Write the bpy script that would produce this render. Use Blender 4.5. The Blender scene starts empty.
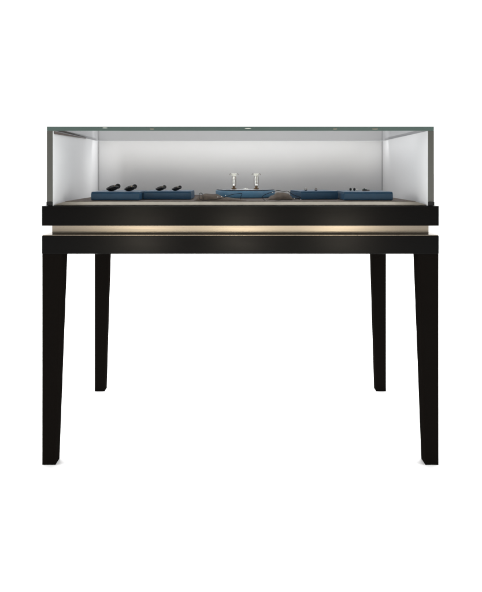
import bpy, bmesh, math, random
from mathutils import Vector, Matrix
random.seed(7)
S = bpy.context.scene
COL = S.collection

# ------------------------------------------------------------------ camera
D, HZ, PX = 1.83, 0.8827, 330.8          # camera distance to the front plane, eye height, photo pixels per metre
cam = bpy.data.cameras.new('camera')
cam.sensor_fit = 'HORIZONTAL'; cam.sensor_width = 36
cam.lens = 36 * PX * D / 482
cam.shift_x = 0.0013; cam.shift_y = -0.2552
cam.clip_start = 0.02; cam.clip_end = 2000
co = bpy.data.objects.new('camera', cam); COL.objects.link(co)
co.location = (0, -D, HZ); co.rotation_euler = (math.radians(90), 0, 0)
S.camera = co

# ------------------------------------------------------------------ world: white studio cyclorama, dark studio behind the camera
w = bpy.data.worlds.new('World'); S.world = w; w.use_nodes = True
nt = w.node_tree; nt.nodes.clear()
tc = nt.nodes.new('ShaderNodeTexCoord'); sx = nt.nodes.new('ShaderNodeSeparateXYZ')
mr = nt.nodes.new('ShaderNodeMapRange'); mr.interpolation_type = 'SMOOTHSTEP'
mr.inputs['From Min'].default_value = -0.55; mr.inputs['From Max'].default_value = -0.1
mr.inputs['To Min'].default_value = 0.20; mr.inputs['To Max'].default_value = 1.6
bg = nt.nodes.new('ShaderNodeBackground'); bg.inputs['Color'].default_value = (1, 1, 1, 1)
wo = nt.nodes.new('ShaderNodeOutputWorld')
nt.links.new(tc.outputs['Generated'], sx.inputs[0]); nt.links.new(sx.outputs['Y'], mr.inputs['Value'])
nt.links.new(mr.outputs[0], bg.inputs['Strength']); nt.links.new(bg.outputs[0], wo.inputs[0])

# ------------------------------------------------------------------ studio lamps; overhead and floor fills are unseen, added to whiten the floor
def area(name, loc, target, sx_, sy_, power, color=(1, 1, 1), spread=180):
    l = bpy.data.lights.new(name, 'AREA'); l.shape = 'RECTANGLE'; l.size = sx_; l.size_y = sy_
    l.energy = power; l.color = color; l.spread = math.radians(spread)
    o = bpy.data.objects.new(name, l); COL.objects.link(o); o.location = loc
    d = Vector(target) - Vector(loc)
    o.rotation_euler = d.to_track_quat('-Z', 'Y').to_euler()
    return o
area('added_fill_overhead', (0, 2.5, 4.0), (0, 1.2, 0), 6, 4, 470)
area('added_fill_floor_left', (-3.2, -0.6, 1.3), (-0.3, 0.3, 0), 2, 1.6, 70)
area('added_fill_floor_right', (3.2, -0.6, 1.3), (0.3, 0.3, 0), 2, 1.6, 70)
for k in (-1, 0, 1):
    area('strip_light_front', (k * .73, -2.6, 0.44), (k * .40, 0, 0.70), 0.20, 0.34, 3.3, (1, .90, .72))
# back light of the case; front, corner and right are unseen added fills
area('case_light_back', (0, .50, 1.003), (0, .60, .95), 1.10, .03, .43, (1, .99, .98))
area('case_fill_front', (0, .045, 1.004), (0, .60, .80), 0.74, .012, .28, (1, .99, .97), 120)
area('case_fill_corner', (-.43, .50, .905), (-.57, .472, .905), .12, .19, .09, (1, 1, 1), 150)
area('case_fill_right', (.50, .33, 1.002), (.572, .33, .93), .42, .02, .07, (1, 1, 1))

S.view_settings.view_transform = 'Standard'; S.view_settings.look = 'None'
S.view_settings.exposure = 0; S.view_settings.gamma = 1
S.render.engine = 'CYCLES'

# ------------------------------------------------------------------ materials
def mat(name, color, rough=.5, metal=0, spec=.5, noise=0, nscale=40, bump=0, bscale=300, stretch=(1, 1, 1), coat=0, emit=None, rvar=0):
    m = bpy.data.materials.new(name); m.use_nodes = True
    n = m.node_tree; b = n.nodes['Principled BSDF']
    b.inputs['Base Color'].default_value = (*color, 1); b.inputs['Roughness'].default_value = rough
    b.inputs['Metallic'].default_value = metal; b.inputs['Specular IOR Level'].default_value = spec
    b.inputs['Coat Weight'].default_value = coat
    t = n.nodes.new('ShaderNodeTexCoord'); mp = n.nodes.new('ShaderNodeMapping')
    mp.inputs['Scale'].default_value = stretch
    n.links.new(t.outputs['Object'], mp.inputs[0])
    if noise or rvar:
        x = n.nodes.new('ShaderNodeTexNoise'); x.inputs['Scale'].default_value = nscale; x.inputs['Detail'].default_value = 5
        n.links.new(mp.outputs[0], x.inputs['Vector'])
        if noise:
            r = n.nodes.new('ShaderNodeMapRange')
            r.inputs['From Min'].default_value = .3; r.inputs['From Max'].default_value = .7
            r.inputs['To Min'].default_value = 1 - noise; r.inputs['To Max'].default_value = 1 + noise
            v = n.nodes.new('ShaderNodeVectorMath'); v.operation = 'SCALE'; v.inputs[0].default_value = color
            n.links.new(x.outputs['Fac'], r.inputs['Value']); n.links.new(r.outputs[0], v.inputs['Scale'])
            n.links.new(v.outputs[0], b.inputs['Base Color'])
        if rvar:
            r2 = n.nodes.new('ShaderNodeMapRange')
            r2.inputs['From Min'].default_value = .3; r2.inputs['From Max'].default_value = .7
            r2.inputs['To Min'].default_value = rough - rvar; r2.inputs['To Max'].default_value = rough + rvar
            n.links.new(x.outputs['Fac'], r2.inputs['Value']); n.links.new(r2.outputs[0], b.inputs['Roughness'])
    if bump:
        y = n.nodes.new('ShaderNodeTexNoise'); y.inputs['Scale'].default_value = bscale; y.inputs['Detail'].default_value = 3
        n.links.new(mp.outputs[0], y.inputs['Vector'])
        bp = n.nodes.new('ShaderNodeBump'); bp.inputs['Strength'].default_value = bump; bp.inputs['Distance'].default_value = .001
        n.links.new(y.outputs['Fac'], bp.inputs['Height']); n.links.new(bp.outputs[0], b.inputs['Normal'])
    if emit:
        b.inputs['Emission Color'].default_value = (*emit[0], 1); b.inputs['Emission Strength'].default_value = emit[1]
    return m

def pane_mat(name, tint, fres=1.45, rough=.0, gloss=(1, 1, 1)):
    m = bpy.data.materials.new(name); m.use_nodes = True
    n = m.node_tree; n.nodes.clear()
    o = n.nodes.new('ShaderNodeOutputMaterial'); mx = n.nodes.new('ShaderNodeMixShader')
    tr = n.nodes.new('ShaderNodeBsdfTransparent'); tr.inputs[0].default_value = (*tint, 1)
    gl = n.nodes.new('ShaderNodeBsdfGlossy'); gl.inputs[0].default_value = (*gloss, 1); gl.inputs['Roughness'].default_value = rough
    f = n.nodes.new('ShaderNodeFresnel'); f.inputs['IOR'].default_value = fres
    g = n.nodes.new('ShaderNodeNewGeometry'); k = n.nodes.new('ShaderNodeMath'); k.operation = 'SUBTRACT'; k.use_clamp = True
    n.links.new(f.outputs[0], k.inputs[0]); n.links.new(g.outputs['Backfacing'], k.inputs[1]); n.links.new(k.outputs[0], mx.inputs[0]); n.links.new(tr.outputs[0], mx.inputs[1]); n.links.new(gl.outputs[0], mx.inputs[2])
    n.links.new(mx.outputs[0], o.inputs[0])
    return m

M = dict(
    floor=mat('white_floor', (.93, .93, .93), .6, spec=.2, noise=.01, nscale=3),
    black=mat('black_lacquer', (.0010, .0008, .0006), .21, spec=.085, rvar=.03, nscale=14, bump=.03, bscale=160, stretch=(.15, 1, 1)),
    leg=mat('black_lacquer_leg', (.0053, .0045, .0039), .6, spec=0, rvar=.03, nscale=14, bump=.03, bscale=160, stretch=(1, 1, .15)),
    gold=mat('champagne_metal', (.29, .252, .202), .26, metal=1, noise=.04, nscale=30, stretch=(.05, 1, 6), rvar=.03),
    lit_edge=mat('lit_edge_tone', (.225, .198, .158), .42, metal=.6, noise=.08, nscale=60),
    deck=mat('taupe_suede', (.10, .078, .066), .8, spec=.2, noise=.18, nscale=120, bump=.3, bscale=900),
    panel=mat('satin_white_panel', (.72, .72, .73), .85, spec=.08, noise=.008, nscale=8),
    edge=mat('green_glass_edge', (.055, .085, .075), .4, spec=.4, noise=.05, nscale=12, stretch=(.3, 1, 1)),
    sedge=mat('grey_glass_edge', (.068, .068, .060), .3, spec=.4, noise=.08, nscale=10, stretch=(1, 1, .4)),
    corner=mat('grey_corner_trim', (.50, .50, .51), .4),
    reflection_wedge=mat('brown_reflection', (.10, .075, .065), .6),
    blue=mat('blue_leather', (.012, .056, .115), .38, spec=.35, noise=.12, nscale=90, bump=.35, bscale=700),
    navy=mat('navy_edge', (.010, .017, .030), .5, noise=.1, nscale=90),
    lblue=mat('drum_leather', (.075, .20, .33), .36, spec=.5, noise=.08, nscale=90, bump=.25, bscale=700),
    plate=mat('polished_plate', (.85, .87, .9), .12, metal=1),
    jet=mat('jet_beads', (.004, .003, .003), .25, spec=.35),
    bronze=mat('bronze_metal', (.13, .085, .05), .28, metal=1),
    goldsh=mat('gold_clasp', (.85, .62, .30), .2, metal=1),
    crystal=mat('clear_crystal', (.92, .92, .88), .08, spec=1, coat=.6),
    cap=mat('ivory_cap', (.93, .92, .84), .25, spec=.6),
    cord=mat('black_cord', (.004, .004, .004), .6, spec=.15),
    pillow=mat('taupe_pillow', (.085, .064, .050), .8, spec=.2, noise=.25, nscale=90, bump=.4, bscale=600),
    glint=mat('glowing_glint', (.45, .47, .42), .3, emit=((1, .97, .9), .35)),
    warm=mat('warm_glint', (.125, .13, .10), .4),
    foot=mat('black_clip', (.006, .006, .006), .5, spec=.2),
    topglass=pane_mat('grey_tinted_glass', (.555, .558, .563), 1.33, .08, (.62, .62, .63)),
    clear=pane_mat('clear_glass', (.985, .99, .987), 1.12, 0),
)

# ------------------------------------------------------------------ helpers
def link(name, me, m, parent=None):
    o = bpy.data.objects.new(name, me); COL.objects.link(o)
    if m: me.materials.append(m)
    if parent: o.parent = parent
    return o

def fin(name, bm, m, parent=None, smooth=False):
    bmesh.ops.recalc_face_normals(bm, faces=bm.faces)
    me = bpy.data.meshes.new(name); bm.to_mesh(me); bm.free()
    if smooth:
        for p in me.polygons: p.use_smooth = True
    return link(name, me, m, parent)

def box(bm, x0, x1, y0, y1, z0, z1, bev=0):
    t = bmesh.new(); bmesh.ops.create_cube(t, size=1)
    for v in t.verts:
        v.co = Vector((x0 + (v.co.x + .5) * (x1 - x0), y0 + (v.co.y + .5) * (y1 - y0), z0 + (v.co.z + .5) * (z1 - z0)))
    if bev: bmesh.ops.bevel(t, geom=list(t.edges), offset=bev, segments=2, affect='EDGES', profile=.6)
    merge(bm, t)

def merge(bm, t, mx=None):
    if mx: t.transform(mx)
    me = bpy.data.meshes.new('tmp'); t.to_mesh(me); t.free(); bm.from_mesh(me); bpy.data.meshes.remove(me)

def lathe(bm, prof, seg=48, mx=None):
    t = bmesh.new(); rings = []
    for r, z in prof:
        rings.append([t.verts.new((max(r, 1e-5) * math.cos(2 * math.pi * i / seg), max(r, 1e-5) * math.sin(2 * math.pi * i / seg), z)) for i in range(seg)])
    for a, b in zip(rings, rings[1:]):
        for i in range(seg): t.faces.new((a[i], a[(i + 1) % seg], b[(i + 1) % seg], b[i]))
    t.faces.new(rings[0]); t.faces.new(rings[-1])
    merge(bm, t, mx)

def tube(bm, pts, r, seg=8, closed=False, rf=None):
    t = bmesh.new(); pts = [Vector(p) for p in pts]; n = len(pts); rings = []
    up = Vector((0, 0, 1))
    for i, p in enumerate(pts):
        if closed: d = pts[(i + 1) % n] - pts[i - 1]
        else: d = pts[min(i + 1, n - 1)] - pts[max(i - 1, 0)]
        d.normalize()
        a = d.cross(up if abs(d.z) < .95 else Vector((0, 1, 0))).normalized(); b = d.cross(a)
        rr = r * (rf(i / (n - 1)) if rf else 1)
        rings.append([t.verts.new(p + rr * (math.cos(2 * math.pi * k / seg) * a + math.sin(2 * math.pi * k / seg) * b)) for k in range(seg)])
    for i in range(n if closed else n - 1):
        A, B = rings[i], rings[(i + 1) % n]
        for k in range(seg): t.faces.new((A[k], A[(k + 1) % seg], B[(k + 1) % seg], B[k]))
    if not closed: t.faces.new(rings[0]); t.faces.new(rings[-1])
    merge(bm, t)

def ball(bm, c, r, sub=2, sc=(1, 1, 1), rot=None):
    t = bmesh.new(); bmesh.ops.create_icosphere(t, subdivisions=sub, radius=r)
    mx = Matrix.Translation(c) @ (rot.to_4x4() if rot else Matrix()) @ Matrix.Diagonal((*sc, 1))
    merge(bm, t, mx)

def smooth_curve(pts, k=8):
    pts = [Vector(p) for p in pts]; out = []
    for i in range(len(pts) - 1):
        p0, p1, p2, p3 = pts[max(i - 1, 0)], pts[i], pts[i + 1], pts[min(i + 2, len(pts) - 1)]
        for j in range(k):
            t = j / k
            out.append(.5 * ((2 * p1) + (p2 - p0) * t + (2 * p0 - 5 * p1 + 4 * p2 - p3) * t * t + (3 * p1 - p0 - 3 * p2 + p3) * t ** 3))
    out.append(pts[-1]); return out

def tag(o, label, cat, group=None):
    o['label'] = label; o['category'] = cat
    if group: o['group'] = group
    return o

def thing(name, label, cat, loc=(0, 0, 0), rz=0, group=None):
    o = bpy.data.objects.new(name, None); COL.objects.link(o); o.location = loc; o.rotation_euler = (0, 0, rz)
    o.empty_display_size = .05
    return tag(o, label, cat, group)

def wx(px, Y): return (px - 240.4) / PX * (D + Y) / D      # photo column -> metres at depth Y
def wz(py, Y): return HZ - (py - 173) / PX * (D + Y) / D

# ------------------------------------------------------------------ setting
bm = bmesh.new(); bmesh.ops.create_grid(bm, x_segments=1, y_segments=1, size=400)
fl = fin('floor', bm, M['floor']); fl['kind'] = 'structure'

# ------------------------------------------------------------------ the showcase
case = thing('display_showcase', 'black lacquered jewellery display table with tapered legs, champagne metal band and glass case on top', 'display case')
HW, DEP = .600, .660
Z_AP0, Z_AP1 = .638, .693      # lower apron
Z_FR0, Z_FR1 = .723, .783      # upper frame
GX, GY0, GY1 = .5885, .010, .625
Z_GT = 1.0235; T = .0125
DK = .7955

def ring(name, hw, y0, y1, z0, z1, t, m, bev):
    bm = bmesh.new()
    box(bm, -hw, hw, y0, y0 + t, z0, z1, bev); box(bm, -hw, hw, y1 - t, y1, z0, z1, bev)
    box(bm, -hw, -hw + t, y0 + t, y1 - t, z0 + .0003, z1 - .0003, 0); box(bm, hw - t, hw, y0 + t, y1 - t, z0 + .0003, z1 - .0003, 0)
    return fin(name, bm, m, case)
# the lower frame: solid slab under the metal band
bm = bmesh.new(); box(bm, -HW, HW, 0, DEP, Z_AP0, Z_AP1, .0012); fin('lower_frame', bm, M['black'], case)
bm = bmesh.new(); box(bm, -.5855, .5855, .053, DEP - .03, Z_AP1 + .0025, Z_FR0 - .0002); fin('metal_band', bm, M['gold'], case)
bm = bmesh.new(); box(bm, -HW + .001, HW - .001, .0015, DEP - .003, Z_AP1 + .0002, Z_AP1 + .0022, .0004); fin('metal_ledge', bm, M['gold'], case)
bm = bmesh.new(); box(bm, -HW, HW, 0, DEP, Z_FR0, Z_FR1, .0012); fin('upper_frame', bm, M['black'], case)

def leg(sx_, back):
    bm = bmesh.new()
    xo = HW - .0005 if not back else .5893
    wt, wb, dt, db = .060, .0405, .060, .042
    zt = Z_AP0 - .0003
    y0 = .0006 if not back else .618
    def q(wd, dp, z):
        return [bm.verts.new((sx_ * a, b, z)) for a, b in ((xo, y0), (xo - wd, y0), (xo - wd, y0 + dp), (xo, y0 + dp))]
    a = q(wb, db, 0.0); b = q(wt, dt if not back else DEP - .001 - y0, zt)
    bm.faces.new(a); bm.faces.new(b)
    for i in range(4): bm.faces.new((a[i], a[(i + 1) % 4], b[(i + 1) % 4], b[i]))
    bmesh.ops.bevel(bm, geom=list(bm.edges), offset=.0010, segments=2, affect='EDGES', profile=.6)
    fin('leg', bm, M['leg'], case)
for s in (-1, 1):
    for k in (False, True): leg(s, k)

# deck inside the case: suede board, light on its front slope put into a paler colour
IX = GX - .0185; IY0 = GY0 + .008; IY1 = .600
bm = bmesh.new()
a = [bm.verts.new(p) for p in ((-IX + .004, IY0 + .020, Z_FR1 + .0005), (IX - .004, IY0 + .020, Z_FR1 + .0005), (IX - .004, IY1 - .002, Z_FR1 + .0005), (-IX + .004, IY1 - .002, Z_FR1 + .0005))]
b = [bm.verts.new(p) for p in ((-IX + .030, IY0 + .023, DK), (IX - .030, IY0 + .023, DK), (IX - .030, IY1 - .012, DK), (-IX + .030, IY1 - .012, DK))]
bm.faces.new(a); bm.faces.new(b)
for i in range(4): bm.faces.new((a[i], a[(i + 1) % 4], b[(i + 1) % 4], b[i]))
fin('deck', bm, M['deck'], case)
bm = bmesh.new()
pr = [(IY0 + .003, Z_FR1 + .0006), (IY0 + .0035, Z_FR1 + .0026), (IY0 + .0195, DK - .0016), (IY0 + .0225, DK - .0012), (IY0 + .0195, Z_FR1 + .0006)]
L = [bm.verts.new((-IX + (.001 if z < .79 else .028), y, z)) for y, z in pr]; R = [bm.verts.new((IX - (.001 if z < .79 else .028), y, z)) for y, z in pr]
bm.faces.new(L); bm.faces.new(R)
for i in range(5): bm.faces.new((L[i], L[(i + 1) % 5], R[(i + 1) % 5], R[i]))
fin('deck_lit_edge', bm, M['lit_edge'], case)

# glass top with green polished edge
zt0 = Z_GT - T
bm = bmesh.new(); box(bm, -GX + .004, GX - .004, GY0 + .004, GY1 - .004, zt0 + .0003, Z_GT - .0005)
top = fin('glass_top', bm, M['topglass'], case)
bm = bmesh.new()
for x0, x1, y0, y1 in ((-GX, GX, GY0, GY0 + .0035), (-GX, -GX + .0035, GY0 + .0035, GY1), (GX - .0035, GX, GY0 + .0035, GY1)):
    box(bm, x0, x1, y0, y1, zt0, Z_GT, .0006)
fin('polished_edge', bm, M['edge'], top)
# side panels, back panel, front pane
for s in (-1, 1):
    bm = bmesh.new(); xs = sorted((s * GX, s * (GX - .018)))
    box(bm, xs[0], xs[1], GY0 + .0020, GY1, Z_FR1 + .0004, zt0 - .0004)
    pn = fin('side_panel', bm, M['panel'], case)
    bm = bmesh.new(); box(bm, xs[0], xs[1], GY0, GY0 + .0017, Z_FR1 + .0125, zt0 - .0004, .0004)
    fin('glass_edge', bm, M['sedge'], pn)
    bm = bmesh.new(); box(bm, xs[0] - .0005, xs[1] + .0005, GY0 - .0025, GY0 - .0003, Z_FR1 + .0003, Z_FR1 + .0123, .0006)
    fin('corner_clip', bm, M['foot'], pn)
    # thin upright strip closing the rear corner
    bm = bmesh.new(); xx = sorted((s * (IX - .0005), s * (IX - .0035)))
    box(bm, xx[0], xx[1], IY1 - .0035, IY1 - .0005, Z_FR1 + .0005, zt0 - .0008)
    fin('corner_strip', bm, M['corner'], pn)
    if s < 0:
        # tapering brown wedge, a reflection modelled under the left edge of the top
        bm = bmesh.new(); g = []
        for y, h in ((GY0 + .012, .0085), (.40, .0012)):
            g.append([bm.verts.new((-IX + dx, y, zt0 - .0008 - dz)) for dx, dz in ((.0004, 0), (.0024, 0), (.0024, h), (.0004, h))])
        bm.faces.new(g[0]); bm.faces.new(g[1])
        for i in range(4): bm.faces.new((g[0][i], g[0][(i + 1) % 4], g[1][(i + 1) % 4], g[1][i]))
        fin('reflection_wedge', bm, M['reflection_wedge'], pn)
bm = bmesh.new(); box(bm, -IX - .0003, IX + .0003, IY1, GY1 - .001, Z_FR1 + .0004, zt0 - .0004); fin('back_panel', bm, M['panel'], case)
bm = bmesh.new(); box(bm, -IX - .0003, IX + .0003, GY0 + .0005, GY0 + .0058, Z_FR1 + .0004, zt0 - .0004); fin('front_pane', bm, M['clear'], case)
# lens-shaped blobs painting glints on the glass top's front edge, two glowing
for px, py, wd, h, key in ((105, 128.0, .016, .0009, 'glint'), (248, 128.4, .020, .0010, 'glint'), (152, 129, .014, .003, 'warm'), (335, 129, .013, .003, 'warm'), (375, 129, .018, .003, 'warm')):
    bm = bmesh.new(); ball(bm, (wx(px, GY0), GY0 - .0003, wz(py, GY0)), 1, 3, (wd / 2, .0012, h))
    fin('edge_glint', bm, M[key], top, True)

# ------------------------------------------------------------------ trays on the deck
TZ = DK + .0005; TH = .0272
GT = 'blue jewellery trays on the deck of the case'
def tray(x, y, wd, dp, rz, label):
    """x, y = front left corner"""
    t = thing('jewellery_tray', label, 'tray', (x, y, TZ), rz, GT)
    bm = bmesh.new(); box(bm, 0, wd, 0, dp, .0012, TH - .004, .0018); fin('tray_body', bm, M['blue'], t)
    bm = bmesh.new(); box(bm, .0008, wd - .0008, .0008, dp - .0008, TH - .0042, TH, .0018); fin('tray_pad', bm, M['blue'], t)
    bm = bmesh.new(); box(bm, .003, wd - .003, .003, dp - .003, 0, .0013); fin('tray_base', bm, M['navy'], t)
    return t
tray(wx(91, .084), .084, .1535, .165, 0, 'leftmost blue leather tray, carrying the two larger black bracelets')
tray(wx(143.2, .137), .137, .1555, .150, 0, 'second blue leather tray from the left, carrying the two smaller black bracelets')
tray(wx(301, .137), .137, .126, .150, math.radians(9), 'blue leather tray turned slightly, right of the draped pillow, with two tiny brown rings')
tray(wx(344, .084), .084, .155, .150, 0, 'rightmost blue leather tray, carrying a black and white pair and a dark brooch')

# round drum in the middle
dx, dy, dr = wx(245.4, .347), .347, .1065
t = thing('display_drum', 'low round blue leather drum in the centre of the case under two crystal stands', 'display stand', (dx, dy, TZ))
DH = .0285
bm = bmesh.new(); lathe(bm, [(dr - .004, 0), (dr - .001, .0015), (dr, .004), (dr, DH - .006), (dr - .0015, DH - .0035)], 96); fin('drum_wall', bm, M['lblue'], t, True)
bm = bmesh.new(); lathe(bm, [(dr - .002, DH - .0034), (dr - .0015, DH - .0022), (dr - .004, DH - .0004), (dr - .009, DH)], 96); fin('drum_rim', bm, M['navy'], t, True)
bm = bmesh.new(); lathe(bm, [(dr - .011, DH + .0001), (dr - .011, DH + .0007), (dr - .012, DH + .001)], 96); fin('top_plate', bm, M['plate'], t)
DTOP = TZ + DH + .0011

# crystal stands
def stand(px, label, lean=0):
    t = thing('crystal_stand', label, 'jewellery stand', (wx(px, dy), dy, DTOP), lean, 'crystal stands on the drum')
    bm = bmesh.new(); lathe(bm, [(.0095, 0), (.0098, .0015), (.0085, .0028), (.005, .0045), (.0045, .008), (.0062, .0098)], 32); fin('base', bm, M['bronze'], t, True)
    bm = bmesh.new()
    lathe(bm, [(.0034, .0100), (.0060, .013), (.0046, .018), (.0062, .024), (.0048, .030), (.0064, .036), (.0052, .0415), (.0062, .0455)], 8)
    fin('crystal_column', bm, M['crystal'], t)
    for i in range(4):
        a = math.radians(20 + 90 * i)
        bm = bmesh.new(); p = Vector((math.cos(a), math.sin(a), 0))
        tube(bm, smooth_curve([p * .0058 + Vector((0, 0, .0096)), p * .0078 + Vector((0, 0, .016)), p * .0078 + Vector((0, 0, .038)), p * .0064 + Vector((0, 0, .0456))], 5), .00065)
        fin('rod', bm, M['bronze'], t, True)
    bm = bmesh.new(); lathe(bm, [(.0066, .0458), (.0072, .048), (.0098, .0515), (.0102, .0540), (.0090, .0552)], 24); fin('cap', bm, M['cap'], t)
    for s in (-1, 1):
        bm = bmesh.new()
        tube(bm, smooth_curve([(s * .0096, 0, .0530), (s * .0120, -.001, .0538), (s * .0145, -.001, .0538), (s * .0155, -.001, .0515)], 5), .0007)
        ball(bm, (s * .0155, -.001, .0502), .0012, 1)
        fin('hook', bm, M['bronze'], t, True)
    for k in range(6):
        a = math.radians(15 + 60 * k); bm = bmesh.new(); ball(bm, (.0103 * math.cos(a), .0103 * math.sin(a), .0485), .0013, 1)
        fin('crystal_drop', bm, M['crystal'], t)
stand(234.0, 'left one of the two slender crystal stands with bronze rods and ivory cap', .2)
stand(256.3, 'right one of the two slender crystal stands with bronze rods and ivory cap', -.3)
bm = bmesh.new()
for k, (x, r) in enumerate(((-.005, .0020), (-.001, .0026), (.004, .0022), (.0075, .0014))): ball(bm, (wx(245.6, .300) + x, .300, DTOP + r * .9), r, 2, (1, 1, .9))
tag(fin('pearl_brooch', bm, M['cap'], None, True), 'tiny white pearl brooch lying on the drum between the crystal stands', 'brooch')

# bracelets on the left trays
def bracelet(px, Y, sc, rz, label):
    t = thing('bracelet', label, 'bracelet', (wx(px, Y), Y, TZ + TH + .0003), rz, 'black bracelets on the left trays'); t.scale = (sc,) * 3
    bm = bmesh.new(); R_ = Matrix.Rotation(math.radians(-14), 3, 'Y')
    ball(bm, (-.002, 0, .0098), .0190, 3, (1.0, .66, .50), R_)
    c = fin('cushion', bm, M['cord'], t, True)
    bm = bmesh.new()
    n = 22
    for i in range(n):
        a = 2 * math.pi * i / n
        p = R_ @ Vector((.0185 * math.cos(a), .0125 * math.sin(a), .0016 * math.sin(3 * a)))
        ball(bm, p + Vector((-.002, 0, .0112)), .0034 + .0004 * math.sin(5 * a), 2)
    fin('bead_strand', bm, M['jet'], t, True)
    bm = bmesh.new(); pts = []
    for i in range(24):
        a = 2 * math.pi * i / 24
        pts.append((.0145 + .0062 * math.cos(a), -.002 + .0030 * math.sin(a), .0160 + .0058 * math.sin(a)))
    tube(bm, pts, .0026, 8, True); fin('loop', bm, M['jet'], t, True)
    for bx, by, bz in ((-.012, -.0105, .0085), (.000, -.0128, .0145), (.009, -.0075, .0120)):
        bm = bmesh.new(); ball(bm, (bx, by, bz), .0013, 1); fin('gold_bead', bm, M['goldsh'], t)
    bm = bmesh.new(); ball(bm, (.0050, -.0095, .0165), .0017, 2); pass; fin('clasp', bm, M['goldsh'], t, True)
bracelet(113.5, .150, 1.0, .08, 'black beaded bracelet at the far left of the case, on the outer left tray')
bracelet(130.8, .150, .92, -.05, 'black beaded bracelet on the outer left tray, on its right half')
bracelet(161.0, .190, .78, .15, 'smaller black beaded bracelet on the second tray from the left, left half')
bracelet(176.8, .190, .72, .05, 'smallest black beaded bracelet, near the right end of the second tray from the left')

# rings on the turned tray
def ring_thing(px, Y, sc, body, stone, label):
    t = thing('ring', label, 'ring', (wx(px, Y), Y, TZ + TH + .0004), .3, 'tiny rings on the turned tray'); t.scale = (sc,) * 3
    bm = bmesh.new(); pts = [(.0062 * math.cos(a), .0012 * math.sin(2 * a), .0066 + .0056 * math.sin(a)) for a in [2 * math.pi * i / 24 for i in range(24)]]
    tube(bm, pts, .0013, 8, True); fin('ring_band', bm, body, t, True)
    bm = bmesh.new(); ball(bm, (0, 0, .0128), .0030, 1, (1.3, 1, .8)); fin('gemstone', bm, stone, t)
    bm = bmesh.new(); lathe(bm, [(.0066, 0), (.0072, .001), (.006, .004), (.004, .0045)], 20); fin('ring_slot', bm, M['cord'], t, True)
ring_thing(305.8, .20, .62, M['bronze'], M['crystal'], 'tiny brown ring with a pale sparkling stone, left one on the turned tray')
ring_thing(316.0, .20, .60, M['bronze'], M['bronze'], 'tiny plain brown ring without a pale stone, right one on the turned tray')
# pair of black and white studs and a dark brooch on the rightmost tray
def stud(px, m1, m2, label, white):
    t = thing('stud_earring', label, 'earring', (wx(px, .17), .17, TZ + TH + .0004), 0, 'stud earrings on the rightmost tray')
    bm = bmesh.new(); ball(bm, (0, 0, .0052), .0050, 3, (.85, .8, 1)); fin('bead', bm, m1, t, True)
    bm = bmesh.new(); ball(bm, (.0058, -.002, .0026), .0025, 2); ball(bm, (.0058 + .004 * white, -.002, .0022), .0020, 2); fin('pearl', bm, m2, t, True)
stud(350.6, M['jet'], M['cap'], 'black round stud earring with a white pearl, left one on the rightmost tray', 0)
stud(354.4, M['jet'], M['cap'], 'black round stud earring with a row of white pearls, right one on the rightmost tray', 1)
t = thing('dark_brooch', 'dark green oblong brooch lying near the middle of the rightmost tray', 'brooch', (wx(365.5, .17), .17, TZ + TH + .0004))
bm = bmesh.new(); ball(bm, (-.003, 0, .0036), .0085, 3, (1, .5, .40)); ball(bm, (-.004, 0, .0062), .0030, 2, (1, .8, 1)); ball(bm, (.008, 0, .0022), .0055, 2, (1.2, .5, .36)); fin('stone', bm, mat('dark_green_stone', (.018, .028, .022), .25), t, True)
bm = bmesh.new(); tube(bm, [(-.012 + .001 * i, -.003 - .0018 * math.sin(i / 25 * math.pi), .0011) for i in range(26)], .0007); fin('setting', bm, M['bronze'], t, True)

# draped pillows beside the drum
def pillow(x0, x1, y0, y1, prof, name, label):
    """height profile along x (t, h)"""
    bm = bmesh.new(); nx, ny = 40, 18; G = []
    def hx(u):
        for (a, ha), (b, hb) in zip(prof, prof[1:]):
            if a <= u <= b:
                k = (u - a) / (b - a); k = k * k * (3 - 2 * k); return ha + (hb - ha) * k
        return 0
    for i in range(nx + 1):
        u = i / nx; row = []
        for j in range(ny + 1):
            v = j / ny
            e = math.sin(math.pi * v) ** .55
            wr = 1 + .05 * math.sin(9 * u + 6 * v) + .03 * math.sin(23 * u - 4 * v)
            z = max(hx(u) * e * wr, .0004 if 0 < j < ny else 0)
            yy = y0 + (y1 - y0) * v + .006 * math.sin(5 * u)
            row.append(bm.verts.new((x0 + (x1 - x0) * u, yy, TZ + z)))
        G.append(row)
    for i in range(nx):
        for j in range(ny): bm.faces.new((G[i][j], G[i + 1][j], G[i + 1][j + 1], G[i][j + 1]))
    B = [[bm.verts.new((v.co.x, v.co.y, TZ - .0002)) for v in (r[0], r[-1])] for r in G]
    for i in range(nx):
        bm.faces.new((B[i][0], B[i + 1][0], G[i + 1][0], G[i][0])); bm.faces.new((B[i][1], B[i + 1][1], G[i + 1][-1], G[i][-1])); bm.faces.new((B[i][0], B[i + 1][0], B[i + 1][1], B[i][1]))
    bm.faces.new(G[0] + B[0][::-1]); bm.faces.new(G[-1] + B[-1][::-1])
    return tag(fin(name, bm, M['pillow'], None, True), label, 'cushion', 'taupe cushions beside the drum')
pillow(wx(194.8, .105), wx(246, .105), .060, .130, [(0, .001), (.10, .014), (.22, .0225), (.40, .0185), (.60, .0095), (.85, .006), (1, .0005)], 'display_cushion', 'long low taupe cushion left of the drum, peaked near its left end')
pillow(wx(266, .16), wx(291, .16), .115, .205, [(0, .0005), (.25, .013), (.5, .0225), (.85, .0215), (1, .012)], 'display_cushion', 'short taupe cushion right of the drum, wrapped by a black cord')

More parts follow.
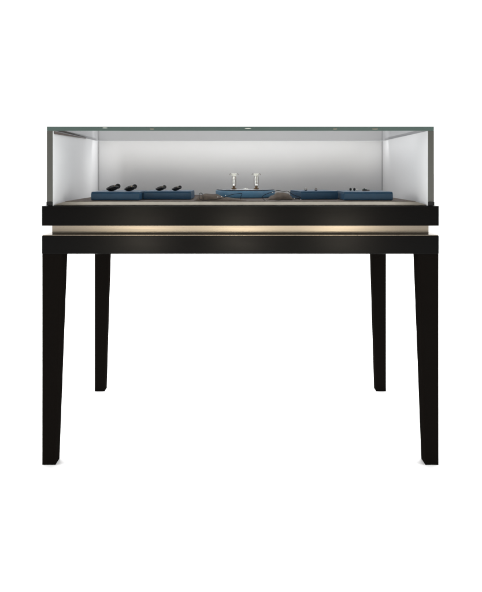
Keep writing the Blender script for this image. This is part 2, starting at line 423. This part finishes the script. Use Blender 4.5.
# necklaces
def cw(px, py, Y): return (wx(px, Y), Y, wz(py, Y))
t = thing('choker_necklace', 'stiff black wire choker with sparkling drops over the long left cushion', 'necklace', (wx(220, .05), .05, TZ))
def sub(pts): return [Vector(p) - t.location for p in pts]
bm = bmesh.new()
tube(bm, smooth_curve(sub([cw(203.2, 199.3, .054), cw(203.0, 196.5, .052), cw(202.6, 194.2, .053), cw(201.2, 193.1, .053), cw(199.7, 193.6, .055), cw(199.3, 196.5, .054), cw(200, 199.3, .052), cw(206, 200.3, .048), cw(214, 199.4, .047), cw(221, 198.4, .048), cw(227, 196.4, .050), cw(232, 194.6, .052), cw(237.5, 193.7, .052), cw(241.6, 193.5, .050), cw(242, 194.6, .048), cw(240.9, 196.6, .047), cw(240.6, 199.4, .047)]), 6), .0008)
fin('wire', bm, M['cord'], t, True)
for px, py in ((217.8, 197.0), (221.6, 196.6), (225.6, 195.5)):
    bm = bmesh.new(); ball(bm, Vector(cw(px, py, .046)) - t.location, .0013, 1); fin('crystal_drop', bm, M['crystal'], t)
t = thing('cord_necklace', 'black cord necklace looped round the short right cushion with sparkling drops', 'necklace', (wx(282, .10), .10, TZ))
bm = bmesh.new()
tube(bm, smooth_curve(sub([cw(301, 197.5, .112), cw(296, 199.0, .105), cw(288, 199.4, .10), cw(279, 200.2, .095), cw(270, 201.0, .092), cw(265.5, 200.6, .094), cw(263, 198.6, .100), cw(262.4, 197, .104), cw(264, 195.2, .106), cw(268.5, 193.2, .108), cw(273, 191.8, .112), cw(278, 190.6, .116), cw(284, 191.6, .118), cw(287.5, 191.2, .118), cw(293, 194.5, .116), cw(301, 197.5, .112)]), 6), .0009)
fin('cord', bm, M['cord'], t, True)
for px, py, r in ((272.6, 192.4, .0018), (266.3, 200.6, .0016), (294.4, 198.4, .0018), (300.8, 199.6, .0016), (276.3, 191.4, .0012), (287.6, 192.4, .0014)):
    bm = bmesh.new(); ball(bm, Vector(cw(px, py, .098)) - t.location, r * .78, 1); fin('crystal_drop', bm, M['crystal'], t)
